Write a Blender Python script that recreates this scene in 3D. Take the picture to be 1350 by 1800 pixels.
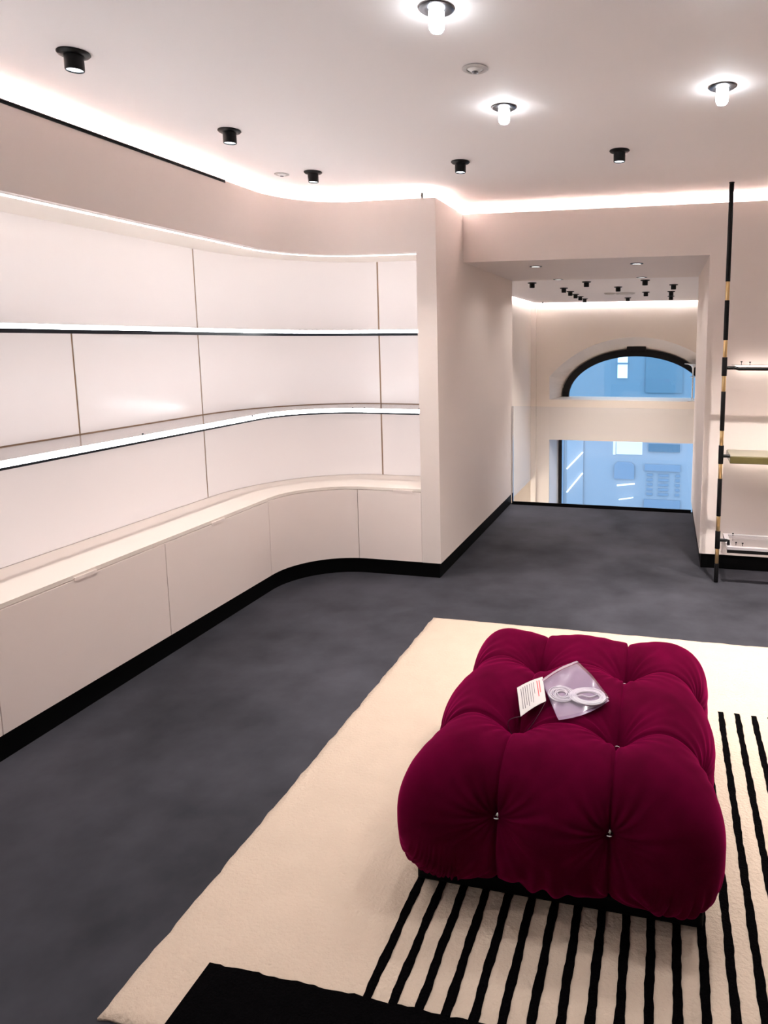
import bpy, bmesh, math, random
import numpy as np
from mathutils import Vector, Matrix
from mathutils.bvhtree import BVHTree

random.seed(7)
for o in list(bpy.data.objects):
    bpy.data.objects.remove(o)
SC = bpy.context.scene
COL = SC.collection

# ------------------------------------------------------------------ camera
F_PX, CX, CY = 1220.0, 884.04, 768.13          # focal length / principal point in a 1350x1800 frame
cam = bpy.data.cameras.new('camera')
camo = bpy.data.objects.new('camera', cam)
COL.objects.link(camo)
cam.sensor_fit = 'AUTO'; cam.sensor_width = 36.0
cam.lens = F_PX * 36.0 / 1800.0
cam.shift_x = (675.0 - CX) / 1800.0
cam.shift_y = (CY - 900.0) / 1800.0
cam.clip_start = 0.05; cam.clip_end = 200
R_ = ((0.97392819, 0.22682834, -0.00357502),
      (0.02761737, -0.13419242, -0.99057038),
      (-0.22516918, 0.96464569, -0.13695818))
rot = Matrix((R_[0], tuple(-v for v in R_[1]), tuple(-v for v in R_[2]))).transposed()
camo.matrix_world = Matrix.Translation((0, 0, 1.6)) @ rot.to_4x4()
SC.camera = camo

# ------------------------------------------------------------------ world (blue dusk sky) + exposure
W = bpy.data.worlds.new('dusk'); SC.world = W; W.use_nodes = True
bg = W.node_tree.nodes['Background']
bg.inputs[0].default_value = (0.36, 0.57, 0.80, 1); bg.inputs[1].default_value = 0.8
SC.view_settings.view_transform = 'Standard'
SC.view_settings.look = 'None'
SC.view_settings.gamma = 1.0
SC.view_settings.use_curve_mapping = False
SC.view_settings.exposure = 2.42
SC.cycles.max_bounces = 7
SC.cycles.diffuse_bounces = 4
SC.cycles.glossy_bounces = 3
SC.cycles.transmission_bounces = 4
SC.cycles.transparent_max_bounces = 10
SC.cycles.caustics_reflective = False
SC.cycles.caustics_refractive = False
SC.cycles.use_light_tree = False
SC.cycles.adaptive_threshold = 0.02

# light levels
PANEL_E = 0.054       # backlit niche panels
LED_E = 4.8          # LED shelf edges
SOFFIT_E = 1.2
COVE_E = 21.0
BULB_E = 7.0
SPOT_W = 3.4
VCOVE_E = 10.0
VSPOT_W = 36.0

# ------------------------------------------------------------------ materials
MATS = {}
def nodes(name):
    m = bpy.data.materials.new(name); m.use_nodes = True
    nt = m.node_tree
    return m, nt, nt.nodes['Principled BSDF']
def plain(name, col, rough=0.5, metal=0.0, var=0.05, scale=3.0, bump=0.0, bscale=200.0, spec=0.5, **kw):
    m, nt, b = nodes(name)
    tc = nt.nodes.new('ShaderNodeTexCoord')
    nz = nt.nodes.new('ShaderNodeTexNoise'); nz.inputs['Scale'].default_value = scale; nz.inputs['Detail'].default_value = 4
    nt.links.new(tc.outputs['Object'], nz.inputs['Vector'])
    mx = nt.nodes.new('ShaderNodeMix'); mx.data_type = 'RGBA'
    mx.inputs[6].default_value = tuple(c * (1 - var) for c in col) + (1,)
    mx.inputs[7].default_value = tuple(min(1, c * (1 + var)) for c in col) + (1,)
    nt.links.new(nz.outputs['Fac'], mx.inputs[0]); nt.links.new(mx.outputs[2], b.inputs['Base Color'])
    b.inputs['Roughness'].default_value = rough; b.inputs['Metallic'].default_value = metal
    b.inputs['Specular IOR Level'].default_value = spec
    for k, v in kw.items():
        b.inputs[k].default_value = v
    if bump:
        n2 = nt.nodes.new('ShaderNodeTexNoise'); n2.inputs['Scale'].default_value = bscale; n2.inputs['Detail'].default_value = 3
        nt.links.new(tc.outputs['Object'], n2.inputs['Vector'])
        bp = nt.nodes.new('ShaderNodeBump'); bp.inputs['Strength'].default_value = bump; bp.inputs['Distance'].default_value = 0.01
        nt.links.new(n2.outputs['Fac'], bp.inputs['Height']); nt.links.new(bp.outputs['Normal'], b.inputs['Normal'])
    MATS[name] = m
    return m
def glow(name, col, e, base=(0.8, 0.8, 0.8), rough=0.4):
    m, nt, b = nodes(name)
    b.inputs['Base Color'].default_value = base + (1,)
    b.inputs['Roughness'].default_value = rough
    b.inputs['Emission Color'].default_value = col + (1,)
    b.inputs['Emission Strength'].default_value = e
    MATS[name] = m
    return m
def glass(name, tint=(0.95, 0.97, 1.0), gloss=0.08, body=0.0, bodycol=(0.8, 0.8, 0.8), rough=0.02):
    """thin glass: see-through, a little body colour, mirror reflection"""
    m = bpy.data.materials.new(name); m.use_nodes = True; nt = m.node_tree
    for n in list(nt.nodes): nt.nodes.remove(n)
    out = nt.nodes.new('ShaderNodeOutputMaterial')
    tr = nt.nodes.new('ShaderNodeBsdfTransparent'); tr.inputs[0].default_value = tint + (1,)
    gl = nt.nodes.new('ShaderNodeBsdfGlossy'); gl.inputs['Roughness'].default_value = rough
    df = nt.nodes.new('ShaderNodeBsdfDiffuse'); df.inputs[0].default_value = bodycol + (1,)
    a = nt.nodes.new('ShaderNodeMixShader'); a.inputs[0].default_value = body
    nt.links.new(tr.outputs[0], a.inputs[1]); nt.links.new(df.outputs[0], a.inputs[2])
    fr = nt.nodes.new('ShaderNodeFresnel'); fr.inputs[0].default_value = 1.45
    ad = nt.nodes.new('ShaderNodeMath'); ad.operation = 'ADD'; ad.inputs[1].default_value = gloss; ad.use_clamp = True
    ge = nt.nodes.new('ShaderNodeNewGeometry')
    iv = nt.nodes.new('ShaderNodeMath'); iv.operation = 'SUBTRACT'; iv.inputs[0].default_value = 1.0
    nt.links.new(ge.outputs['Backfacing'], iv.inputs[1])
    nt.links.new(fr.outputs[0], ad.inputs[0])
    mu = nt.nodes.new('ShaderNodeMath'); mu.operation = 'MULTIPLY'
    nt.links.new(ad.outputs[0], mu.inputs[0]); nt.links.new(iv.outputs[0], mu.inputs[1]); ad = mu
    b = nt.nodes.new('ShaderNodeMixShader')
    nt.links.new(ad.outputs[0], b.inputs[0]); nt.links.new(a.outputs[0], b.inputs[1]); nt.links.new(gl.outputs[0], b.inputs[2])
    nt.links.new(b.outputs[0], out.inputs[0])
    MATS[name] = m
    return m

plain('wall_paint', (0.78, 0.69, 0.645), 0.6, var=0.025, scale=1.3, bump=0.04, bscale=60)
plain('ceiling_paint', (0.86, 0.81, 0.81), 0.7, var=0.02, scale=0.8)
plain('cove_paint', (0.85, 0.82, 0.80), 0.7, var=0.01)
plain('cabinet_lacquer', (0.90, 0.79, 0.74), 0.45, var=0.02, scale=2.0)
plain('counter_lacquer', (0.84, 0.76, 0.69), 0.35, var=0.02)
plain('void_paint', (0.80, 0.71, 0.635), 0.65, var=0.03, scale=1.0)
plain('black_base', (0.0016, 0.0016, 0.0018), 0.5, var=0.1, spec=0.08)
plain('black_metal', (0.0032, 0.003, 0.0035), 0.4, metal=0.0, var=0.1, spec=0.2)
plain('dark_profile', (0.005, 0.007, 0.012), 0.3, var=0.1, spec=0.25)
plain('brass', (0.80, 0.56, 0.27), 0.28, metal=1.0, var=0.06, scale=40)
plain('seam_brass', (0.34, 0.22, 0.14), 0.45, metal=0.6, var=0.06, scale=20)
plain('chrome', (0.75, 0.76, 0.78), 0.15, metal=1.0, var=0.02)
plain('dark_chrome', (0.20, 0.20, 0.22), 0.3, metal=1.0, var=0.05)
plain('white_metal', (0.80, 0.78, 0.77), 0.4, var=0.02)
plain('frame_grey', (0.40, 0.37, 0.38), 0.4, var=0.02)
plain('grey_plastic', (0.50, 0.47, 0.46), 0.5, var=0.03)
plain('rug_cream', (0.51, 0.41, 0.325), 0.95, var=0.08, scale=9.0, bump=0.55, bscale=90, spec=0.1)
plain('rug_black', (0.0014, 0.0012, 0.0014), 0.95, var=0.3, scale=30, bump=0.5, bscale=150, spec=0.02)
plain('paper', (0.58, 0.54, 0.52), 0.7, var=0.02)
plain('print_black', (0.10, 0.09, 0.10), 0.8)
plain('print_red', (0.62, 0.10, 0.10), 0.8)
plain('white_cord', (0.52, 0.49, 0.53), 0.5, var=0.02)
plain('thread', (0.06, 0.015, 0.03), 0.7)
plain('olive_onyx', (0.105, 0.085, 0.030), 0.25, var=0.25, scale=9.0)
plain('onyx_top', (0.24, 0.215, 0.15), 0.3, var=0.12, scale=9.0)
plain('reflection_facade_blue', (0.20, 0.255, 0.285), 0.8, var=0.06, scale=0.8)
plain('facade_haze', (0.48, 0.42, 0.40), 0.8, var=0.05, scale=0.8)  # paler tone stands in for haze and reflections in the lower pane
plain('reflection_dark', (0.15, 0.21, 0.24), 0.8, var=0.05)  # dark shapes of the mirrored interior
plain('facade_reflection_mid', (0.32, 0.33, 0.36), 0.8, var=0.05)
plain('street_grey', (0.4, 0.43, 0.46), 0.8, var=0.1)
plain('mushroom_white', (0.85, 0.84, 0.82), 0.35, var=0.01)
glow('led_white', (0.93, 0.97, 1.0), LED_E)
glow('soffit_led', (1.0, 0.90, 0.82), SOFFIT_E)
glow('rail_led', (1.0, 0.90, 0.82), 3.5)
glow('cove_led', (1.0, 0.93, 0.93), COVE_E)
glow('void_led', (0.95, 0.95, 1.0), VCOVE_E)
glow('bulb_glass', (0.90, 0.96, 1.0), BULB_E)
glow('lens_white', (0.80, 0.90, 1.0), 0.8)
glow('downlight_lens', (1.0, 0.96, 0.92), 0.45)
glow('reflection_glow', (0.78, 0.84, 1.0), 0.13)  # emission standing in for pale reflections in the window glass
glow('streak_glow', (0.85, 0.93, 1.0), 0.5)  # emission standing in for streaks of light mirrored in the glass
glow('recess_glow', (1.0, 0.86, 0.70), 0.6)  # emission in place of the light falling on the recess wall
glass('clear_glass', gloss=0.0)
glass('window_glass', tint=(0.86, 0.94, 1.0), gloss=0.03)
glass('shelf_glass', tint=(0.95, 0.93, 0.93), gloss=0.10, body=0.12, bodycol=(0.85, 0.78, 0.77))
glass('bag_film', tint=(0.84, 0.74, 0.90), gloss=0.02, body=0.55, bodycol=(0.44, 0.31, 0.46), rough=0.2)
glass('bag_clear', tint=(0.96, 0.94, 0.97), gloss=0.02, body=0.08, bodycol=(0.8, 0.75, 0.85), rough=0.12)
glass('bag_seal', tint=(0.9, 0.8, 0.9), gloss=0.05, body=0.6, bodycol=(0.55, 0.42, 0.50), rough=0.2)

def make_panel_mat():          # backlit satin glass panel
    m, nt, b = nodes('panel_glass')
    b.inputs['Base Color'].default_value = (0.72, 0.66, 0.65, 1)
    b.inputs['Roughness'].default_value = 0.18
    b.inputs['Specular IOR Level'].default_value = 0.35
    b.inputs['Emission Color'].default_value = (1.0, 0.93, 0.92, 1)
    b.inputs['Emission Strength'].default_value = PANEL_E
    MATS['panel_glass'] = m
make_panel_mat()

def make_floor_mat():
    m, nt, b = nodes('resin_floor')
    tc = nt.nodes.new('ShaderNodeTexCoord')
    n1 = nt.nodes.new('ShaderNodeTexNoise'); n1.inputs['Scale'].default_value = 0.9; n1.inputs['Detail'].default_value = 6; n1.inputs['Roughness'].default_value = 0.6
    n2 = nt.nodes.new('ShaderNodeTexNoise'); n2.inputs['Scale'].default_value = 5.0; n2.inputs['Detail'].default_value = 5
    nt.links.new(tc.outputs['Object'], n1.inputs['Vector']); nt.links.new(tc.outputs['Object'], n2.inputs['Vector'])
    mixf = nt.nodes.new('ShaderNodeMath'); mixf.operation = 'MULTIPLY_ADD'; mixf.inputs[1].default_value = 0.35
    nt.links.new(n2.outputs['Fac'], mixf.inputs[0]); nt.links.new(n1.outputs['Fac'], mixf.inputs[2])
    cr = nt.nodes.new('ShaderNodeValToRGB')
    cr.color_ramp.elements[0].position = 0.48; cr.color_ramp.elements[0].color = (0.0225, 0.0225, 0.0265, 1)
    cr.color_ramp.elements[1].position = 0.86; cr.color_ramp.elements[1].color = (0.060, 0.059, 0.070, 1)
    nt.links.new(mixf.outputs[0], cr.inputs[0]); nt.links.new(cr.outputs[0], b.inputs['Base Color'])
    rr = nt.nodes.new('ShaderNodeMapRange'); rr.inputs[3].default_value = 0.34; rr.inputs[4].default_value = 0.50
    nt.links.new(mixf.outputs[0], rr.inputs[0]); nt.links.new(rr.outputs[0], b.inputs['Roughness'])
    b.inputs['Specular IOR Level'].default_value = 0.02
    bp = nt.nodes.new('ShaderNodeBump'); bp.inputs['Strength'].default_value = 0.06; bp.inputs['Distance'].default_value = 0.02
    nt.links.new(n2.outputs['Fac'], bp.inputs['Height']); nt.links.new(bp.outputs['Normal'], b.inputs['Normal'])
    MATS['resin_floor'] = m
make_floor_mat()

def make_velvet():
    m, nt, b = nodes('velvet')
    tc = nt.nodes.new('ShaderNodeTexCoord')
    n1 = nt.nodes.new('ShaderNodeTexNoise'); n1.inputs['Scale'].default_value = 7.0; n1.inputs['Detail'].default_value = 5
    nt.links.new(tc.outputs['Object'], n1.inputs['Vector'])
    cr = nt.nodes.new('ShaderNodeValToRGB')
    cr.color_ramp.elements[0].position = 0.3; cr.color_ramp.elements[0].color = (0.054, 0.0003, 0.010, 1)
    cr.color_ramp.elements[1].position = 0.75; cr.color_ramp.elements[1].color = (0.098, 0.0006, 0.020, 1)
    nt.links.new(n1.outputs['Fac'], cr.inputs[0]); nt.links.new(cr.outputs[0], b.inputs['Base Color'])
    b.inputs['Roughness'].default_value = 0.9
    b.inputs['Specular IOR Level'].default_value = 0.02
    b.inputs['Sheen Weight'].default_value = 0.45
    b.inputs['Sheen Roughness'].default_value = 0.35
    b.inputs['Sheen Tint'].default_value = (0.80, 0.006, 0.20, 1)
    MATS['velvet'] = m
make_velvet()

# ------------------------------------------------------------------ object helpers
def link(name, me, mat, parent=None, smooth=False):
    if smooth:
        for p in me.polygons: p.use_smooth = True
    if mat: me.materials.append(MATS[mat])
    o = bpy.data.objects.new(name, me); COL.objects.link(o)
    if parent is not None: o.parent = parent
    return o
def mesh(name, vs, fs, mat, parent=None, smooth=False, fix=True):
    me = bpy.data.meshes.new(name); me.from_pydata([tuple(v) for v in vs], [], [tuple(f) for f in fs])
    if fix:
        bm = bmesh.new(); bm.from_mesh(me); bmesh.ops.recalc_face_normals(bm, faces=bm.faces); bm.to_mesh(me); bm.free()
    me.update()
    return link(name, me, mat, parent, smooth)
def tag(o, label, cat=None, group=None, kind=None):
    if label: o['label'] = label
    if cat: o['category'] = cat
    if group: o['group'] = group
    if kind: o['kind'] = kind
    return o
def struct(o, label=None):
    o['kind'] = 'structure'
    if label: o['label'] = label
    return o
def empty(name, loc=(0, 0, 0), label=None, cat=None, group=None):
    o = bpy.data.objects.new(name, None); COL.objects.link(o); o.location = loc; o.empty_display_size = 0.05
    if label: tag(o, label, cat, group)
    return o
class MB:
    def __init__(s): s.v = []; s.f = []
    def add(s, vs, fs):
        n = len(s.v); s.v += [tuple(v) for v in vs]; s.f += [tuple(i + n for i in f) for f in fs]; return s
    def box(s, a, b):
        (x0, y0, z0), (x1, y1, z1) = a, b
        return s.add([(x0, y0, z0), (x1, y0, z0), (x1, y1, z0), (x0, y1, z0), (x0, y0, z1), (x1, y0, z1), (x1, y1, z1), (x0, y1, z1)],
                     [(0, 3, 2, 1), (4, 5, 6, 7), (0, 1, 5, 4), (1, 2, 6, 5), (2, 3, 7, 6), (3, 0, 4, 7)])
    def lathe(s, prof, c=(0, 0, 0), n=24, cap=True):
        """prof: (r, z) list, revolved about z"""
        vs = []; fs = []
        for r, z in prof:
            for k in range(n):
                a = 2 * math.pi * k / n
                vs.append((c[0] + r * math.cos(a), c[1] + r * math.sin(a), c[2] + z))
        for i in range(len(prof) - 1):
            for k in range(n):
                k2 = (k + 1) % n
                fs.append((i * n + k, i * n + k2, (i + 1) * n + k2, (i + 1) * n + k))
        if cap:
            fs.append(tuple(range(n))[::-1]); m = (len(prof) - 1) * n; fs.append(tuple(m + k for k in range(n)))
        return s.add(vs, fs)
    def tube(s, pts, r, n=8, closed=False):
        pts = [Vector(p) for p in pts]; L = len(pts); vs = []; fs = []; up = Vector((0, 0, 1)); prev = None
        for i, p in enumerate(pts):
            a = pts[(i - 1) % L] if (closed or i > 0) else pts[i]; b = pts[(i + 1) % L] if (closed or i < L - 1) else pts[i]
            t = (b - a).normalized()
            u = (prev - t * prev.dot(t)) if prev is not None else (up.cross(t) if abs(t.z) < 0.95 else Vector((1, 0, 0)).cross(t))
            if u.length < 1e-6: u = t.orthogonal()
            u.normalize(); prev = u; w = t.cross(u)
            for k in range(n):
                g = 2 * math.pi * k / n
                vs.append(p + (u * math.cos(g) + w * math.sin(g)) * r)
        for i in range(L if closed else L - 1):
            j = (i + 1) % L
            for k in range(n):
                k2 = (k + 1) % n
                fs.append((i * n + k, i * n + k2, j * n + k2, j * n + k))
        if not closed:
            fs.append(tuple(range(n))[::-1]); fs.append(tuple((L - 1) * n + k for k in range(n)))
        return s.add(vs, fs)
    def prism_y(s, poly, y0, y1):
        """poly in (x, z), extruded along y"""
        n = len(poly)
        vs = [(x, y0, z) for x, z in poly] + [(x, y1, z) for x, z in poly]
        fs = [tuple(range(n)), tuple(range(2 * n - 1, n - 1, -1))] + [(i, (i + 1) % n, n + (i + 1) % n, n + i) for i in range(n)]
        return s.add(vs, fs)
    def build(s, name, mat, parent=None, smooth=False, bevel=0.0, auto=None):
        o = mesh(name, s.v, s.f, mat, parent, smooth)
        if bevel:
            md = o.modifiers.new('bevel', 'BEVEL'); md.width = bevel; md.segments = 2; md.limit_method = 'ANGLE'
        if auto:
            for p in o.data.polygons: p.use_smooth = True
            md = o.modifiers.new('split', 'EDGE_SPLIT'); md.split_angle = math.radians(auto)
        return o
def box(name, a, b, mat, parent=None, bevel=0.0): return MB().box(a, b).build(name, mat, parent, bevel=bevel)

def copy_tree(o, parent=None):
    c = o.copy(); COL.objects.link(c); c.parent = parent
    for ch in list(o.children): copy_tree(ch, c)
    return c

# ------------------------------------------------------------------ plan dimensions
ZC = 2.565            # ceiling
ZL = 2.50             # top of the walls (cove ledge)
XL = -2.44            # front plane of the left wall
YC = 4.33             # front plane of the end column
XP = -1.445           # passage left wall
XN = -1.578           # end of the niche
XJ = 0.27             # passage right jamb
YF = 4.95             # far wall
YT = 6.60             # end of the passage
ZH = 2.165            # niche / passage head height
YB, XR = -2.3, 3.0    # back and right walls of the shop
BH = 0.105            # baseboard height

# plan paths: list of (x, y, nx, ny), n pointing into the wall
RF = 0.45
def front_path(x_end=XN, y0=YB, off=0.0, narc=20):
    c = (XL + RF, YC - RF); P = []
    for k in range(9):
        P.append((XL, y0 + (c[1] - y0) * k / 8.0, -1, 0))
    for k in range(1, narc + 1):
        a = math.pi - (math.pi / 2) * k / narc
        P.append((c[0] + RF * math.cos(a), c[1] + RF * math.sin(a), math.cos(a), math.sin(a)))
    for k in range(1, 5):
        P.append((c[0] + (x_end - c[0]) * k / 4.0, YC, 0, 1))
    return [(x + nx * off, y + ny * off, nx, ny) for x, y, nx, ny in P]
XBK, YS0, XS1, YBK = -2.83, 3.81, -2.035, 4.765     # back of the niche
def back_path(x_end=XN, y0=YB, off=0.0, narc=20):
    P = []; a_, b_ = XS1 - XBK, YBK - YS0
    for k in range(9):
        P.append((XBK, y0 + (YS0 - y0) * k / 8.0, -1, 0))
    for k in range(1, narc + 1):
        t = math.pi - (math.pi / 2) * k / narc
        nx, ny = math.cos(t) / a_, math.sin(t) / b_; L = math.hypot(nx, ny)
        P.append((XS1 + a_ * math.cos(t), YS0 + b_ * math.sin(t), nx / L, ny / L))
    for k in range(1, 5):
        P.append((XS1 + (x_end - XS1) * k / 4.0, YBK, 0, 1))
    return [(x + nx * off, y + ny * off, nx, ny) for x, y, nx, ny in P]
def sweep(path, prof, cap=True):
    """closed profile [(d, z)], d measured along n"""
    m = MB(); n = len(prof); vs = []; fs = []
    for x, y, nx, ny in path:
        for d, z in prof: vs.append((x + nx * d, y + ny * d, z))
    for i in range(len(path) - 1):
        for k in range(n):
            k2 = (k + 1) % n
            fs.append((i * n + k, i * n + k2, (i + 1) * n + k2, (i + 1) * n + k))
    if cap:
        fs.append(tuple(range(n))[::-1]); q = (len(path) - 1) * n; fs.append(tuple(q + k for k in range(n)))
    return m.add(vs, fs)
def rect(d0, d1, z0, z1): return [(d0, z0), (d1, z0), (d1, z1), (d0, z1)]
def slab(fp, bp, z0, z1):
    n = len(fp); vs = []; fs = []
    for (a, b) in zip(fp, bp):
        vs += [(a[0], a[1], z0), (b[0], b[1], z0), (b[0], b[1], z1), (a[0], a[1], z1)]
    for i in range(n - 1):
        for k in range(4):
            k2 = (k + 1) % 4
            fs.append((i * 4 + k, i * 4 + k2, i * 4 + 4 + k2, i * 4 + 4 + k))
    fs.append((3, 2, 1, 0)); q = (n - 1) * 4; fs.append((q, q + 1, q + 2, q + 3))
    return MB().add(vs, fs)
def arclen(path):
    L = [0.0]
    for a, b in zip(path, path[1:]): L.append(L[-1] + math.hypot(b[0] - a[0], b[1] - a[1]))
    return L
def cut(path, s0, s1):
    """sub-path between two arc lengths"""
    L = arclen(path)
    def at(s):
        s = max(0, min(L[-1], s))
        for i in range(len(L) - 1):
            if s <= L[i + 1] + 1e-9:
                t = (s - L[i]) / max(1e-9, L[i + 1] - L[i]); a, b = path[i], path[i + 1]
                nx, ny = a[2] + (b[2] - a[2]) * t, a[3] + (b[3] - a[3]) * t; q = math.hypot(nx, ny)
                return (a[0] + (b[0] - a[0]) * t, a[1] + (b[1] - a[1]) * t, nx / q, ny / q)
    return [at(s0)] + [p for p, l in zip(path, L) if s0 + 1e-6 < l < s1 - 1e-6] + [at(s1)]

# ================================================================== THE SETTING
fl = MB().box((-3.1, YB - 0.15, -0.2), (XR + 0.15, YF + 0.16, 0.0)).box((XP - 0.14, YF + 0.16, -0.2), (XJ + 0.15, YT, 0.0))
struct(fl.build('floor', 'resin_floor'), 'dark charcoal polished resin floor')
struct(box('ceiling', (-3.15, YB - 0.15, ZC), (XR + 0.15, YF + 0.30, ZC + 0.12), 'ceiling_paint'), 'pale plaster ceiling of the shop room')

# left wall: back shell of the niche, header band, soffit, end column
wl = struct(sweep(back_path(off=0.022), rect(0, 0.06, 0.0, ZL - 0.06)).build('wall_left', 'wall_paint', auto=35), 'left wall with a curved lit display niche')
hd = sweep(front_path(x_end=XN), rect(0, 0.03, ZH, ZL - 0.075)).build('header', 'wall_paint', wl, auto=35)
slab(front_path(off=0.03), back_path(off=0.03), ZH, ZH + 0.03).build('soffit', 'counter_lacquer', wl)

# cove upstand along left wall, column, far wall (one profile, mitred)
pth = front_path(x_end=XP)
pth[-1] = (XP, YC, -1, 1)
pth += [(XP, YF, -1, 1), (XR, YF, 0, 1)]
prof = [(0, ZL - 0.075), (0.16, ZL - 0.075), (0.16, ZC - 0.001), (0.145, ZC - 0.001), (0.145, ZL - 0.055), (0.02, ZL - 0.055), (0.02, ZL), (0, ZL)]
cv = struct(sweep(pth, prof).build('trim_cove', 'wall_paint', auto=35), 'cove ledge along the top of the walls')
led = sweep(pth, rect(0.024, 0.038, ZL - 0.054, ZL - 0.048)).build('led_strip', 'cove_led', None)
tag(led, 'white LED strip glowing in the cove along the ceiling edge', 'light strip')

# column / passage left wall (one continuous face)
struct(box('wall_passage_left', (XN, YC, BH), (XP, YT, ZL - 0.075), 'wall_paint'), 'pale wall end and left side of the passage')
struct(box('baseboard_passage_left', (XN, YC + 0.012, 0), (XP - 0.012, YT, BH), 'black_base'))
# far wall: header over the passage + part right of it
wf = MB().box((XP, YF, ZH), (XJ, YT, ZL - 0.075)).box((XJ, YF, BH), (XR, YF + 0.15, ZL - 0.075))
struct(wf.build('wall_far', 'wall_paint'), 'pale far wall with the passage opening')
struct(box('wall_passage_right', (XJ, YF + 0.15, BH), (XJ + 0.15, YT, ZL - 0.075), 'wall_paint'), 'pale right side wall of the passage')
struct(MB().box((XJ + 0.012, YF + 0.012, 0), (XR, YF + 0.15, BH)).box((XJ + 0.012, YF + 0.15, 0), (XJ + 0.15, YT, BH)).build('baseboard_far', 'black_base'))
struct(box('wall_right', (XR, YB - 0.15, 0), (XR + 0.15, YF + 0.15, ZC), 'wall_paint'))
struct(box('wall_back', (-3.1, YB - 0.15, 0), (XR, YB, ZC), 'wall_paint'))
# wall outside left (closes the cove space)
struct(box('wall_left_outer', (-3.15, YB - 0.15, 0), (-3.0, YF + 0.30, ZC), 'wall_paint'))
struct(box('wall_far_outer', (-3.0, YF + 0.15, ZL - 0.075), (XR + 0.15, YF + 0.30, ZC), 'wall_paint'))
# toe kick under the cabinets
struct(sweep(front_path(off=0.013), rect(0, 0.03, 0, BH)).build('baseboard_left', 'black_base', auto=35), 'black recessed toe kick under the curved cabinets')
struct(box('trim_threshold', (XP, YT - 0.045, 0.0), (XJ, YT, 0.012), 'black_metal'), 'black metal nosing at the end of the passage floor')

# ---- backlit panels of the niche (pieces of the left wall)
BP = back_path(); BL = arclen(BP)
def bs_y(y): return y - YB                                   # arc length on the straight part
S_ARC0 = YS0 - YB
S_ARC1 = S_ARC0 + (BL[28] - BL[8])
S_END = BL[-1]
GAP = 0.0058
rows = [(0.615, 1.140, [0, bs_y(1.2), S_ARC0, S_ARC1, S_END]),
        (1.150, 1.650, [0, bs_y(1.3), bs_y(2.86), S_ARC0, S_ARC1, S_END]),
        (1.660, ZH, [0, bs_y(1.2), S_ARC0, S_ARC1, S_END])]
for z0, z1, cuts in rows:
    for a, b in zip(cuts, cuts[1:]):
        sweep(cut(BP, a + GAP, b - GAP), rect(0.0, 0.014, z0, z1)).build('panel', 'panel_glass', wl, auto=35)
    for s in cuts[1:-1]:
        sweep(cut(BP, s - GAP * 0.98, s + GAP * 0.98), rect(0.003, 0.02, z0, z1)).build('seam_strip', 'seam_brass', wl)
sweep(BP, rect(-0.004, 0.02, 1.1405, 1.1495)).build('seam_strip', 'seam_brass', wl, auto=35)
sweep(BP, rect(0.0, 0.02, 1.6505, 1.6595)).build('seam_strip', 'seam_brass', wl, auto=35)

# ---- LED line in the soffit
sl = empty('soffit_light', (XL, 1.0, ZH), 'thin warm light line in the underside of the niche header', 'light strip')
def under(o, root):
    o.parent = root; o.matrix_parent_inverse = Matrix.Translation(-root.location)
    return o
under(sweep(front_path(off=0.045), rect(0, 0.012, ZH - 0.006, ZH - 0.001)).build('diffuser', 'soffit_led'), sl)
under(sweep(front_path(off=0.030), rect(0, 0.0145, ZH - 0.002, ZH - 0.0005)).build('profile', 'white_metal'), sl)

# ---- black slot diffuser at the top of the left wall
sd = empty('slot_diffuser', (XL, 2.0, ZL - 0.01), 'long black slot air diffuser along the top of the left wall', 'air vent')
under(box('frame', (XL - 0.001, -1.5, ZL - 0.014), (XL + 0.004, 3.60, ZL + 0.002), 'black_metal'), sd)
under(box('blade', (XL + 0.0042, -1.48, ZL - 0.008), (XL + 0.006, 3.58, ZL - 0.004), 'black_base'), sd)

# ================================================================== cabinets + worktop
FP = front_path(); FL = arclen(FP)
SF0 = (YC - RF) - YB; SF1 = FL[28]; SFE = FL[-1]
def fs_y(y): return y - YB
cab_cuts = [fs_y(1.0), fs_y(1.985), fs_y(2.925), fs_y(3.87), SF1 - 0.05, SFE]
cab_labels = ['beige base cabinet at the left edge, nearest to the viewer',
              'long flat beige base cabinet with a finger pull, at the left edge of the picture',
              'flat beige base cabinet just before the counter starts to curve',
              'beige base cabinet with the concave curved front in the corner',
              'narrow beige base cabinet beside the white wall end']
CZ = 0.595
for i, (a, b) in enumerate(zip(cab_cuts, cab_cuts[1:])):
    sub = cut(FP, a + 0.002, b - 0.002); mid = sub[len(sub) // 2]
    root = empty('base_cabinet', (mid[0] + mid[2] * 0.2, mid[1] + mid[3] * 0.2, 0.0), cab_labels[i], 'cabinet', 'base cabinets under the display niche')
    under(sweep(sub, rect(0.024, 0.33, BH, CZ - 0.002)).build('body', 'cabinet_lacquer', auto=35), root)
    d = under(sweep(sub, rect(0.0, 0.02, BH + 0.001, CZ - 0.004)).build('door', 'cabinet_lacquer', auto=35), root)
    if i in (1, 2, 4):
        L0, L1 = {1: (fs_y(2.37), fs_y(2.49)), 2: (fs_y(3.30), fs_y(3.42)), 4: (SFE - 0.20, SFE - 0.06)}[i]
        pl = sweep(cut(FP, L0, L1), rect(-0.003, 0.0035, CZ - 0.009, CZ + 0.006)).build('finger_pull', 'cabinet_lacquer', auto=35)
        pl.parent = d
ct = slab(front_path(off=0.004), back_path(off=-0.001), CZ, 0.613).build('countertop', 'counter_lacquer')
tag(ct, 'cream lacquered counter top curving along the bottom of the niche', 'counter')

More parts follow.
